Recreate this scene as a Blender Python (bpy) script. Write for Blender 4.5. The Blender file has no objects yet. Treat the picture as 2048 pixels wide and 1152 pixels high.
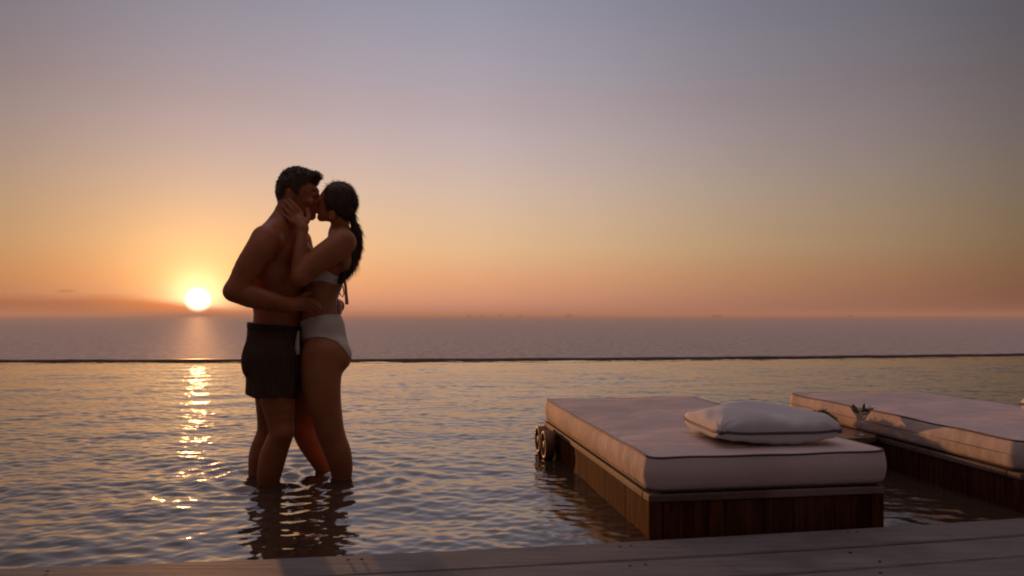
import bpy, bmesh, math, random
import numpy as np
from mathutils import Vector, Matrix
random.seed(4); rng = np.random.default_rng(7)
R = math.radians
sc = bpy.context.scene
C = sc.collection
F = 1500.0; CX = 1024.0; HY = 631.0; CAMH = 0.81
SUN_AZ = math.atan2(396-CX, F); SUN_EL = math.atan2(31, math.hypot(396-CX, F))
SUN = Vector((math.sin(SUN_AZ)*math.cos(SUN_EL), math.cos(SUN_AZ)*math.cos(SUN_EL), math.sin(SUN_EL)))

def at(px, py, Y):
    """a measured photo point at distance Y from the camera, as a world point"""
    return ((px-CX)/F*Y, Y, CAMH+(HY-py)/F*Y)

# ------------------------------------------------------------------ helpers
def tag(o, label=None, cat=None, group=None, kind=None):
    if label: o['label'] = label
    if cat: o['category'] = cat
    if group: o['group'] = group
    if kind: o['kind'] = kind
    return o
def empty(name, loc, rz=0):
    o = bpy.data.objects.new(name, None); C.objects.link(o)
    o.location = loc; o.rotation_euler = (0, 0, rz); o.empty_display_size = .2
    return o
def link(name, me, mat, parent=None, smooth=True):
    o = bpy.data.objects.new(name, me); C.objects.link(o)
    if mat: me.materials.append(mat)
    if smooth: me.shade_smooth()
    if parent:
        o.parent = parent
    return o
def from_np(name, V, Q, mat, parent=None, smooth=True):
    me = bpy.data.meshes.new(name)
    V = np.asarray(V, np.float32); Q = np.asarray(Q, np.int32)
    me.vertices.add(len(V)); me.vertices.foreach_set('co', V.ravel())
    k = Q.shape[1]
    me.loops.add(Q.size); me.loops.foreach_set('vertex_index', Q.ravel())
    me.polygons.add(len(Q)); me.polygons.foreach_set('loop_start', np.arange(0, Q.size, k, dtype=np.int32))
    me.polygons.foreach_set('loop_total', np.full(len(Q), k, np.int32))
    me.update(); me.validate()
    return link(name, me, mat, parent, smooth)
def from_bm(name, bm, mat, parent=None, smooth=False):
    me = bpy.data.meshes.new(name); bm.to_mesh(me); bm.free()
    return link(name, me, mat, parent, smooth)
def bm_box(bm, x0, x1, y0, y1, z0, z1, bev=0, seg=2):
    vs = bmesh.ops.create_cube(bm, size=1)['verts']
    for v in vs:
        v.co = ((x0+x1)/2+v.co.x*(x1-x0), (y0+y1)/2+v.co.y*(y1-y0), (z0+z1)/2+v.co.z*(z1-z0))
    if bev:
        es = list({e for v in vs for e in v.link_edges})
        bmesh.ops.bevel(bm, geom=es, offset=bev, segments=seg, affect='EDGES', profile=.5)
def tube_np(pts, rad, n=8, closed=False):
    P = [Vector(p) for p in pts]; m = len(P)
    rad = rad if hasattr(rad, '__len__') else [rad]*m
    V = []; Q = []
    for i, p in enumerate(P):
        a = P[(i-1) % m] if (closed or i > 0) else p
        b = P[(i+1) % m] if (closed or i < m-1) else p
        t = (b-a).normalized()
        u = t.cross(Vector((0, 0, 1)))
        if u.length < 1e-3: u = t.cross(Vector((0, 1, 0)))
        u.normalize(); w = t.cross(u)
        for k in range(n):
            an = 2*math.pi*k/n
            V.append(p+u*math.cos(an)*rad[i]+w*math.sin(an)*rad[i])
    for i in range(m if closed else m-1):
        j = (i+1) % m
        for k in range(n):
            Q.append((i*n+k, i*n+(k+1) % n, j*n+(k+1) % n, j*n+k))
    return V, Q
def tube(name, pts, rad, mat, parent=None, n=8, closed=False):
    V, Q = tube_np(pts, rad, n, closed)
    return from_np(name, [tuple(v) for v in V], Q, mat, parent)
def lathe(name, prof, mat, parent=None, n=40, loc=(0, 0, 0)):
    V = []; Q = []
    for (r, z) in prof:
        for k in range(n):
            a = 2*math.pi*k/n
            V.append((loc[0]+r*math.cos(a), loc[1]+r*math.sin(a), loc[2]+z))
    for i in range(len(prof)-1):
        for k in range(n):
            Q.append((i*n+k, i*n+(k+1) % n, (i+1)*n+(k+1) % n, (i+1)*n+k))
    return from_np(name, V, Q, mat, parent)
def ribbon(name, pts, widths, mat, parent, side=(0.9, -.35, 0), th=.0015, fold=0):
    """a strip of cloth along pts"""
    V = []; Q = []; s0 = Vector(side).normalized()
    P = [Vector(p) for p in pts]
    for i, p in enumerate(P):
        t = (P[min(i+1, len(P)-1)]-P[max(i-1, 0)]).normalized()
        s = Matrix.Rotation(fold*i, 3, t) @ (s0-t*s0.dot(t)).normalized(); n = t.cross(s)
        w = widths[i]/2
        for a, b in ((-w, -th), (w, -th), (w, th), (-w, th)):
            V.append(tuple(p+s*a+n*b))
    m = len(P)
    for i in range(m-1):
        for k in range(4): Q.append((i*4+k, i*4+(k+1) % 4, i*4+4+(k+1) % 4, i*4+4+k))
    Q += [(3, 2, 1, 0), tuple(4*(m-1)+k for k in range(4))]
    return from_np(name, V, Q, mat, parent)

# ------------------------------------------------------------------ materials
def srgb(r, g, b):
    f = lambda c: (c/255/12.92) if c/255 <= .04045 else ((c/255+.055)/1.055)**2.4
    return (f(r), f(g), f(b), 1)
class NT:
    def __init__(s, tree): s.t = tree; s.n = tree.nodes; s.l = tree.links
    def add(s, ty, **kw):
        n = s.n.new(ty)
        for k, v in kw.items():
            if k.startswith('i_'): n.inputs[k[2:].replace('_', ' ')].default_value = v
            else: setattr(n, k, v)
        return n
    def link(s, a, b): s.l.new(a, b)
    def _set(s, sock, v):
        if hasattr(v, 'links') or isinstance(v, bpy.types.NodeSocket): s.l.new(v, sock)
        else: sock.default_value = v
    def math(s, op, a, b=None, c=None, clamp=False):
        n = s.n.new('ShaderNodeMath'); n.operation = op; n.use_clamp = clamp
        for i, v in enumerate((a, b, c)):
            if v is not None: s._set(n.inputs[i], v)
        return n.outputs[0]
    def ramp(s, fac, stops, interp='LINEAR'):
        n = s.n.new('ShaderNodeValToRGB'); n.color_ramp.interpolation = interp
        e = n.color_ramp.elements
        e[0].position, e[0].color = stops[0]; e[1].position, e[1].color = stops[-1]
        for p, c in stops[1:-1]:
            k = e.new(p); k.color = c
        s._set(n.inputs[0], fac); return n.outputs[0]
    def mix(s, f, a, b, ty='MIX'):
        n = s.n.new('ShaderNodeMix'); n.data_type = 'RGBA'; n.blend_type = ty
        s._set(n.inputs[0], f); s._set(n.inputs[6], a); s._set(n.inputs[7], b); return n.outputs[2]
    def smooth(s, v, a, b):
        n = s.n.new('ShaderNodeMapRange'); n.interpolation_type = 'SMOOTHSTEP'
        s._set(n.inputs[0], v); n.inputs[1].default_value = a; n.inputs[2].default_value = b
        return n.outputs[0]
def new_mat(name, base, rough=.6, **kw):
    m = bpy.data.materials.new(name); m.use_nodes = True
    b = m.node_tree.nodes['Principled BSDF']
    b.inputs['Base Color'].default_value = (*base[:3], 1); b.inputs['Roughness'].default_value = rough
    for k, v in kw.items(): b.inputs[k.replace('_', ' ')].default_value = v
    return m, NT(m.node_tree), b
def noise_mat(name, c1, c2, rough=.7, scale=8, stretch=(1, 1, 1), bump=.2, bscale=60, bdist=.002, detail=5, coord='Object', **kw):
    m, t, b = new_mat(name, c1, rough, **kw)
    tc = t.add('ShaderNodeTexCoord'); mp = t.add('ShaderNodeMapping'); mp.inputs['Scale'].default_value = stretch
    t.link(tc.outputs[coord], mp.inputs[0])
    n = t.add('ShaderNodeTexNoise', i_Scale=scale, i_Detail=detail); t.link(mp.outputs[0], n.inputs['Vector'])
    t.link(t.mix(t.smooth(n.outputs[0], .3, .7), (*c1, 1), (*c2, 1)), b.inputs['Base Color'])
    n2 = t.add('ShaderNodeTexNoise', i_Scale=bscale, i_Detail=4); t.link(mp.outputs[0], n2.inputs['Vector'])
    bp = t.add('ShaderNodeBump', i_Strength=bump, i_Distance=bdist); t.link(n2.outputs[0], bp.inputs['Height'])
    t.link(bp.outputs[0], b.inputs['Normal'])
    return m

M = {}
def skin(name, c1, c2):
    m = noise_mat(name, c1, c2, .5, 9, bump=.15, bscale=120, bdist=.0008)
    b = m.node_tree.nodes['Principled BSDF']
    b.inputs['Subsurface Weight'].default_value = .2; b.inputs['Subsurface Radius'].default_value = (1, .28, .1)
    b.inputs['Subsurface Scale'].default_value = .016
    b.inputs['Coat Weight'].default_value = .05
    return m
M['skin_m'] = skin('tanned_skin', (.34, .1, .03), (.42, .135, .045))
M['skin_f'] = skin('fair_tanned_skin', (.38, .13, .045), (.46, .17, .065))
M['hair'] = noise_mat('dark_brown_hair', (.05, .022, .009), (.07, .036, .016), .45, 30, (1, 1, .25), .8, 90, .004)
M['hair2'] = noise_mat('brown_hair', (.05, .022, .009), (.07, .038, .018), .42, 30, (1, 1, .2), .7, 110, .003)
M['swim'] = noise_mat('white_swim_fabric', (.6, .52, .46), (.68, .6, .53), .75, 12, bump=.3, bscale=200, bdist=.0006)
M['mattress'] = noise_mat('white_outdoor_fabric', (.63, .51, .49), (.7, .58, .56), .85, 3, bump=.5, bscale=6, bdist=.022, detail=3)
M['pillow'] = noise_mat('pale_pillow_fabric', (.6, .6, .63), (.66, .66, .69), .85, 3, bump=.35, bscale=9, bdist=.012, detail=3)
M['piping'], _, _ = new_mat('navy_piping', (.1, .07, .1), .7)
M['lens'], _, _ = new_mat('gold_metal', (.9, .75, .5), .15, Metallic=1.0)
def shorts_mat():
    m, t, b = new_mat('dark_patterned_shorts', (.02, .012, .012), .85)
    tc = t.add('ShaderNodeTexCoord'); s = t.add('ShaderNodeSeparateXYZ'); t.link(tc.outputs['Object'], s.inputs[0])
    k = 2*math.pi/.024
    a = t.math('SINE', t.math('MULTIPLY', t.math('ADD', s.outputs[0], s.outputs[2]), k))
    c = t.math('SINE', t.math('MULTIPLY', t.math('SUBTRACT', s.outputs[0], s.outputs[2]), k))
    d = t.smooth(t.math('MULTIPLY', a, c), .45, .8)
    t.link(t.mix(d, (.05, .02, .01, 1), (.13, .075, .045, 1)), b.inputs['Base Color'])
    return m
M['shorts'] = shorts_mat()

def wood_mat(name, c1, c2, c3, along='X', plank=.0, planks_axis='Y', rough=.75, stain=.5, bump=.5):
    m, t, b = new_mat(name, c1, rough)
    tc = t.add('ShaderNodeTexCoord'); mp = t.add('ShaderNodeMapping')
    st = {'X': (1.2, 22, 22), 'Y': (22, 1.2, 22), 'Z': (22, 22, 1.6)}[along]
    mp.inputs['Scale'].default_value = st; t.link(tc.outputs['Object'], mp.inputs[0])
    g = t.add('ShaderNodeTexNoise', i_Scale=2.2, i_Detail=7, i_Roughness=.65); t.link(mp.outputs[0], g.inputs['Vector'])
    p = t.add('ShaderNodeTexNoise', i_Scale=3.0, i_Detail=4); t.link(tc.outputs['Object'], p.inputs['Vector'])
    col = t.mix(t.smooth(g.outputs[0], .35, .68), (*c1, 1), (*c2, 1))
    col = t.mix(t.math('MULTIPLY', t.smooth(p.outputs[0], .48, .68), stain), col, (*c3, 1))
    gi = t.add('ShaderNodeNewGeometry')
    rv = t.ramp(gi.outputs['Random Per Island'], [(0, (.7, .69, .69, 1)), (1, (1.2, 1.19, 1.18, 1))])
    col = t.mix(1.0, col, rv, 'MULTIPLY')
    if plank:
        s = t.add('ShaderNodeSeparateXYZ'); t.link(tc.outputs['Object'], s.inputs[0])
        ax = s.outputs['XYZ'.index(planks_axis)]
        u = t.math('DIVIDE', ax, plank)
        w = t.add('ShaderNodeTexWhiteNoise', noise_dimensions='1D'); t.link(t.math('FLOOR', u), w.inputs['W'])
        col = t.mix(1.0, col, t.ramp(w.outputs['Value'], [(0, (.65, .62, .6, 1)), (1, (1.15, 1.1, 1.05, 1))]), 'MULTIPLY')
    t.link(col, b.inputs['Base Color'])
    bp = t.add('ShaderNodeBump', i_Strength=bump, i_Distance=.003); t.link(g.outputs[0], bp.inputs['Height'])
    t.link(bp.outputs[0], b.inputs['Normal'])
    return m
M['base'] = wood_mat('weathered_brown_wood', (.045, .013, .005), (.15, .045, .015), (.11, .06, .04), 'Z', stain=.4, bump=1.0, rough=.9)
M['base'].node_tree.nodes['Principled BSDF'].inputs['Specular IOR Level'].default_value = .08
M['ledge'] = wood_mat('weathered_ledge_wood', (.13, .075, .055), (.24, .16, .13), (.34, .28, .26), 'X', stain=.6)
M['deck'] = wood_mat('grey_deck_boards', (.17, .16, .16), (.25, .24, .24), (.11, .1, .1), 'X', stain=.6, rough=.7)
M['rim'] = noise_mat('dark_wet_stone', (.17, .11, .1), (.26, .18, .16), .45, 6, bump=.4, bscale=30, bdist=.01)
M['screw'], _, _ = new_mat('rusty_screw', (.05, .03, .02), .6, Metallic=.3)
M['leaf'] = noise_mat('green_leaf', (.07, .11, .012), (.16, .2, .03), .5, 30, bump=.1)
M['table'] = wood_mat('brown_table_wood', (.16, .08, .05), (.26, .14, .09), (.3, .2, .15), 'Y', stain=.3, rough=.4)
M['ship'] = noise_mat('haze_faded_ship', (.42, .3, .3), (.5, .37, .36), .8, .05)  # distance haze mixed into the pale mauve ship colour
def thin_glass():
    m = bpy.data.materials.new('clear_glass'); m.use_nodes = True; t = NT(m.node_tree); t.n.clear()
    o_ = t.add('ShaderNodeOutputMaterial'); mx = t.add('ShaderNodeMixShader'); fr = t.add('ShaderNodeFresnel', i_IOR=1.6)
    tr = t.add('ShaderNodeBsdfTransparent'); tr.inputs[0].default_value = (.93, .93, .93, 1); gl = t.add('ShaderNodeBsdfGlossy'); gl.inputs['Roughness'].default_value = .08
    t.link(t.math('MULTIPLY', t.math('ADD', fr.outputs[0], .03), .6, clamp=True), mx.inputs[0]); t.link(tr.outputs[0], mx.inputs[1]); t.link(gl.outputs[0], mx.inputs[2]); t.link(mx.outputs[0], o_.inputs[0])
    return m
M['glass'] = thin_glass()
def drink_mat():
    m, t, b = new_mat('pale_cocktail', (1, .98, .95), .1, Transmission_Weight=1.0, IOR=1.33)
    mx = t.add('ShaderNodeMixShader'); mx.inputs[0].default_value = .35
    tl = t.add('ShaderNodeBsdfTranslucent'); tl.inputs[0].default_value = (.95, .95, .95, 1)
    t.link(b.outputs[0], mx.inputs[1]); t.link(tl.outputs[0], mx.inputs[2]); t.link(mx.outputs[0], t.n['Material Output'].inputs[0])
    return m
M['drink'] = drink_mat()
M['petal'], _, _ = new_mat('orange_garnish', (.8, .2, .03), .4)

# ------------------------------------------------------------------ world
def build_world():
    w = bpy.data.worlds.new('World'); sc.world = w; w.use_nodes = True
    t = NT(w.node_tree); t.n.clear()
    out = t.add('ShaderNodeOutputWorld'); bg = t.add('ShaderNodeBackground')
    tc = t.add('ShaderNodeTexCoord'); s = t.add('ShaderNodeSeparateXYZ'); t.link(tc.outputs['Generated'], s.inputs[0])
    x, y, z = s.outputs
    hor = t.math('SQRT', t.math('ADD', t.math('MULTIPLY', x, x), t.math('MULTIPLY', y, y)))
    te = t.math('ARCTAN2', z, hor)                      # elevation
    az = t.math('ARCTAN2', x, y)                        # azimuth from +Y, radians
    stops = [(0, (180, 130, 118)), (.02, (205, 146, 120)), (.05, (216, 160, 122)), (.087, (217, 178, 139)),
             (.125, (212, 180, 151)), (.16, (204, 179, 162)), (.2, (193, 173, 168)), (.235, (184, 167, 170)),
             (.27, (174, 159, 165)), (.31, (163, 155, 167)), (.40, (143, 143, 160)), (.55, (142, 128, 128)), (.8, (152, 136, 136)), (1.0, (192, 168, 172)), (1.57, (198, 174, 177))]
    base = t.ramp(t.math('DIVIDE', te, 1.6), [(p/1.6, srgb(*c)) for p, c in stops])
    azs = [(-180, .07), (-130, .1), (-90, .22), (-60, .38), (-45, .43), (-34, .52), (-23, .8), (-12, .97), (-3, 1.0), (6, .86), (17.6, .6), (27, .43), (34, .27), (50, .18), (90, .12), (130, .08), (180, .07)]
    am = t.ramp(t.math('ADD', t.math('DIVIDE', az, 2*math.pi), .5), [((a+180)/360, (v, v, v, 1)) for a, v in azs])
    am = t.mix(t.smooth(te, R(26), R(80)), am, (.85, .82, .82, 1))
    col = t.mix(1, base, am, 'MULTIPLY')
    # the air away from the sun is a little greener and browner low down
    # aureole of the low sun
    d = t.add('ShaderNodeVectorMath', operation='DOT_PRODUCT'); t.link(tc.outputs['Generated'], d.inputs[0]); d.inputs[1].default_value = SUN
    ang = t.math('DIVIDE', t.math('ARCCOSINE', t.math('MINIMUM', d.outputs['Value'], .9999999)), math.pi/180)
    def glow(amp, width, c, p=1):
        e = t.math('EXPONENT', t.math('MULTIPLY', t.math('POWER', t.math('DIVIDE', ang, width), p), -1))
        return t.mix(1, (0, 0, 0, 1), t.mix(1, (*[k*amp for k in c], 1), t.add('ShaderNodeCombineXYZ').outputs[0], 'MIX'), 'MIX') if False else (e, amp, c)
    def add_glow(col, amp, width, c, p=1):
        e, amp, c = glow(amp, width, c, p)
        v = t.add('ShaderNodeVectorMath', operation='SCALE'); v.inputs[0].default_value = [k*amp for k in c]; t.link(e, v.inputs['Scale'])
        return t.mix(1, col, v.outputs[0], 'ADD')
    col = add_glow(col, .14, 8, (1, .5, .2), 1.3)
    col = add_glow(col, .75, 3.6, (1, .62, .2), 1.5)
    col = add_glow(col, 1.0, 1.7, (1, .8, .45), 2)
    # cloud bank low on the left
    n = t.add('ShaderNodeTexNoise', i_Scale=9.0, i_Detail=6); mp = t.add('ShaderNodeMapping'); mp.inputs['Scale'].default_value = (1, 1, 5)
    t.link(tc.outputs['Generated'], mp.inputs[0]); t.link(mp.outputs[0], n.inputs['Vector'])
    edge = t.math('ADD', t.math('MULTIPLY', n.outputs[0], .018), .0095)
    # edge sinks toward the sun
    edge = t.math('SUBTRACT', edge, t.math('MULTIPLY', t.smooth(az, R(-27), R(-20)), .012))
    bank = t.math('SUBTRACT', 1, t.smooth(t.math('SUBTRACT', te, edge), -.006, .008))
    bank = t.math('MULTIPLY', bank, t.math('SUBTRACT', 1, t.smooth(az, R(-22), R(-12))))
    bc = t.ramp(t.math('DIVIDE', ang, 20), [(0, srgb(240, 120, 50)), (.1, srgb(225, 110, 60)), (.2, srgb(190, 108, 66)), (.36, srgb(140, 88, 68)), (1, srgb(98, 72, 66))])
    col = t.mix(t.math('MULTIPLY', bank, .93), col, bc)
    # one small cloud over the bank
    ca, ce = math.atan2(130-CX, F), math.atan2(49, math.hypot(130-CX, F))
    q = t.math('ADD', t.math('POWER', t.math('ABSOLUTE', t.math('DIVIDE', t.math('SUBTRACT', az, ca), .0115)), 2),
               t.math('POWER', t.math('ABSOLUTE', t.math('DIVIDE', t.math('SUBTRACT', te, ce), .0018)), 2))
    n3 = t.add('ShaderNodeTexNoise', i_Scale=160.0, i_Detail=4); t.link(tc.outputs['Generated'], n3.inputs['Vector'])
    cm = t.math('SUBTRACT', 1, t.smooth(t.math('ADD', q, t.math('MULTIPLY', n3.outputs[0], 1.6)), .8, 2.2))
    col = t.mix(t.math('MULTIPLY', cm, .6), col, srgb(135, 92, 75))
    # the disc itself
    disc = t.math('SUBTRACT', 1, t.smooth(ang, .35, 1.0))
    v = t.add('ShaderNodeVectorMath', operation='SCALE'); v.inputs[0].default_value = (4.5, 4.0, 2.6); t.link(disc, v.inputs['Scale'])
    col = t.mix(1, col, v.outputs[0], 'ADD')
    t.link(col, bg.inputs['Color']); bg.inputs['Strength'].default_value = 1
    # a little of the physical sky
    sk = t.add('ShaderNodeTexSky', sky_type='NISHITA', sun_disc=False, sun_elevation=SUN_EL, sun_rotation=SUN_AZ, dust_density=2.0)
    bg2 = t.add('ShaderNodeBackground'); t.link(sk.outputs[0], bg2.inputs['Color']); bg2.inputs['Strength'].default_value = .02
    ad = t.add('ShaderNodeAddShader'); t.link(bg.outputs[0], ad.inputs[0]); t.link(bg2.outputs[0], ad.inputs[1])
    t.link(ad.outputs[0], out.inputs['Surface'])
    w.cycles.sampling_method = 'MANUAL'; w.cycles.sample_map_resolution = 4096
build_world()
L = bpy.data.lights.new('sun', 'SUN'); L.energy = 3.3; L.angle = R(.9); L.color = (1, .42, .14)
lo = bpy.data.objects.new('sun', L); C.objects.link(lo)
lo.rotation_euler = (-SUN).to_track_quat('-Z', 'Y').to_euler()

# camera
cam = bpy.data.cameras.new('camera'); co = bpy.data.objects.new('camera', cam); C.objects.link(co)
co.location = (0, 0, CAMH); co.rotation_euler = (R(90), 0, 0)
cam.lens = 36*F/2048; cam.sensor_width = 36; cam.shift_y = (HY-576)/2048; cam.clip_end = 80000; cam.clip_start = .05
sc.camera = co

# ------------------------------------------------------------------ pool, rim, sea, deck
def quad_through(p):
    A = np.array([[1, x, x*x] for x, _ in p]); return np.linalg.solve(A, np.array([y for _, y in p]))
kd = quad_through([(-1.582, 2.317), (.129, 2.543), (1.977, 2.896)])        # deck edge
kr = quad_through([(-8.99, 13.17), (.69, 13.7), (10.5, 15.3)])             # far rim of the pool
deckY = lambda x: kd[0]+kd[1]*x+kd[2]*x*x
rimY = lambda x: kr[0]+kr[1]*x+kr[2]*x*x

def waves(X, Y):
    H = np.zeros_like(X)
    def add(n, lmin, lmax, slope, spread, dir0):
        nonlocal H
        for _ in range(n):
            lam = math.exp(rng.uniform(math.log(lmin), math.log(lmax)))
            th = dir0+rng.normal(0, spread); k = 2*math.pi/lam
            a = slope/k*math.sqrt(2/n)
            ph = rng.uniform(0, 6.283)
            # slow phase wobble keeps crests short
            wob = 1.4*np.sin(k*.13*(X*math.cos(th+1.5)+Y*math.sin(th+1.5))+ph*3)
            H += a*np.sin(k*(X*math.cos(th)+Y*math.sin(th))+ph+wob)
    add(44, .05, .10, .054, 1.0, R(80))
    H1 = H; H = np.zeros_like(X)
    add(44, .09, .2, .051, .75, R(75))
    m = np.zeros_like(X)
    for _ in range(12):
        th = rng.uniform(0, 6.28); k = 2*math.pi/rng.uniform(1.0, 3.5); m += np.sin(k*(X*math.cos(th)+Y*math.sin(th))+rng.uniform(0, 6))
    m = np.clip(m/4, -1, 1)
    H = H*(1+.45*m)+H1*(1-.45*m)
    add(16, .35, .9, .027, .5, R(95))
    return H
def pool():
    rows = [1.9]
    while rows[-1] < 17.5: rows.append(rows[-1]+max(.009, .0034*rows[-1]))
    Yv = np.array(rows); nu = 1000; u = np.linspace(-1, 1, nu)
    Yg, ug = np.meshgrid(Yv, u, indexing='ij')
    Xg = ug*(1.1*Yg+1.2)
    # keep the sheet inside the rim
    t = (Yg-1.9)/(Yv[-1]-1.9)
    near = deckY(np.clip(Xg, -4, 5))-.25
    far = rimY(np.clip(Xg, -20, 20))+.04
    d = rows[0]
    Y2 = np.where(Yg > far, far, Yg); 
    H = waves(Xg, Y2)
    calm = .55+.45*np.clip((rimY(Xg)-Y2)/3, 0, 1)
    # wind ruffles the right side of the pool a bit more
    calm *= 1+.35*np.clip((Xg-3)/6, 0, 1)
    H *= calm
    # rings around the legs
    for (px, py) in ((537, 962), (517, 950), (683, 955), (652, 945)):
        Yl = CAMH*F/(py-HY); Xl = (px-CX)/F*Yl
        r = np.hypot(Xg-Xl, Y2-Yl)
        H += .0032*np.sin(r*2*math.pi/.14+1)*np.exp(-((r-.1)/.45)**2)
    ok = (Yg[:-1, :-1] < far[:-1, :-1])
    idx = np.arange(Yg.size).reshape(Yg.shape)
    Q = np.stack([idx[:-1, :-1], idx[:-1, 1:], idx[1:, 1:], idx[1:, :-1]], -1)[ok]
    V = np.stack([Xg, Y2, H], -1).reshape(-1, 3)
    used = np.unique(Q); mp = np.full(Yg.size, -1); mp[used] = np.arange(len(used))
    m, tt, b = new_mat('pool_water', (.06, .042, .03), .04, IOR=2.35)
    tc = tt.add('ShaderNodeTexCoord')
    mp_ = tt.add('ShaderNodeMapping'); mp_.inputs['Scale'].default_value = (.7, 1, 1); mp_.inputs['Rotation'].default_value = (0, 0, .2); tt.link(tc.outputs['Object'], mp_.inputs[0])
    n = tt.add('ShaderNodeTexNoise', i_Scale=15.0, i_Detail=3, i_Roughness=.45); tt.link(mp_.outputs[0], n.inputs['Vector'])
    nm = tt.add('ShaderNodeTexNoise', i_Scale=.7, i_Detail=2); tt.link(tc.outputs['Object'], nm.inputs['Vector'])
    sp = tt.add('ShaderNodeSeparateXYZ'); tt.link(tc.outputs['Object'], sp.inputs[0])
    bp = tt.add('ShaderNodeBump', i_Distance=.009)
    fade = tt.math('SUBTRACT', 1, tt.math('MULTIPLY', tt.smooth(sp.outputs[1], 10.5, 13.5), .75))
    tt.link(tt.math('MULTIPLY', fade, tt.math('ADD', .3, tt.math('MULTIPLY', tt.smooth(nm.outputs[0], .35, .65), .6))), bp.inputs['Strength']); tt.link(n.outputs[0], bp.inputs['Height']); tt.link(bp.outputs[0], b.inputs['Normal'])
    o = from_np('pool_water', V[used], mp[Q], m)
    tag(o, kind='structure')
pool()
def rim():
    bm = bmesh.new(); xs = np.linspace(-22, 24, 160); prev = None
    sec = [(-.015, -.3), (-.015, .020), (.0, .034), (.10, .036), (.115, .02), (.13, -1.2)]
    for x in xs:
        y = rimY(x); jit = .003*math.sin(x*3.1)+.002*math.sin(x*11)
        cur = [bm.verts.new((x, y+a, b+(jit if b > 0 else 0))) for a, b in sec]
        if prev:
            for i in range(len(sec)-1): bm.faces.new((prev[i], cur[i], cur[i+1], prev[i+1]))
        prev = cur
    o = from_bm('pool_edge', bm, M['rim'], smooth=True); tag(o, kind='structure')
rim()
def sheet(name, x0, x1, y0, y1, z, mat):
    bm = bmesh.new(); bm.faces.new([bm.verts.new(p) for p in ((x0, y0, z), (x1, y0, z), (x1, y1, z), (x0, y1, z))])
    o = from_bm(name, bm, mat); tag(o, kind='structure'); return o
sheet('pool_floor', -24, 26, 0, 14.0, -.27, noise_mat('pool_floor_stone', (.06, .06, .07), (.1, .1, .11), .7, 3))
def sea():
    m, t, b = new_mat('sea_water', (.07, .05, .06), .72, IOR=1.33, Specular_IOR_Level=.22)
    tc = t.add('ShaderNodeTexCoord'); mp = t.add('ShaderNodeMapping'); mp.inputs['Scale'].default_value = (.6, 1, 1); t.link(tc.outputs['Object'], mp.inputs[0])
    n1 = t.add('ShaderNodeTexNoise', i_Scale=.22, i_Detail=6, i_Roughness=.6); t.link(mp.outputs[0], n1.inputs['Vector'])
    n2 = t.add('ShaderNodeTexNoise', i_Scale=.02, i_Detail=4); t.link(mp.outputs[0], n2.inputs['Vector'])
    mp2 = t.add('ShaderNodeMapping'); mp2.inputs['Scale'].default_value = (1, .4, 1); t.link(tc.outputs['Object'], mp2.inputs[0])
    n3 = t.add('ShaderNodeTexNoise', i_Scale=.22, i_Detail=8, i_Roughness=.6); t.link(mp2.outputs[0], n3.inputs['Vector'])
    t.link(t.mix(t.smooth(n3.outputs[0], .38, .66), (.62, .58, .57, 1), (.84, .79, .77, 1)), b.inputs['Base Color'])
    h = t.math('ADD', n1.outputs[0], t.math('ADD', t.math('MULTIPLY', n2.outputs[0], 3), t.math('MULTIPLY', n3.outputs[0], 3)))
    bp = t.add('ShaderNodeBump', i_Strength=1, i_Distance=1.6); t.link(h, bp.inputs['Height']); t.link(bp.outputs[0], b.inputs['Normal'])
    bm = bmesh.new(); n = 128; rad = [12, 40, 120, 400, 1500, 6000, 20000, 60000]
    prev = None
    for r in rad:
        cur = [bm.verts.new((r*math.cos(2*math.pi*k/n), r*math.sin(2*math.pi*k/n), -22)) for k in range(n)]
        if prev:
            for k in range(n): bm.faces.new((prev[k], cur[k], cur[(k+1) % n], prev[(k+1) % n]))
        else: bm.faces.new(cur)
        prev = cur
    bmesh.ops.recalc_face_normals(bm, faces=bm.faces)
    o = from_bm('sea', bm, m); tag(o, kind='structure')
sea()
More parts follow.
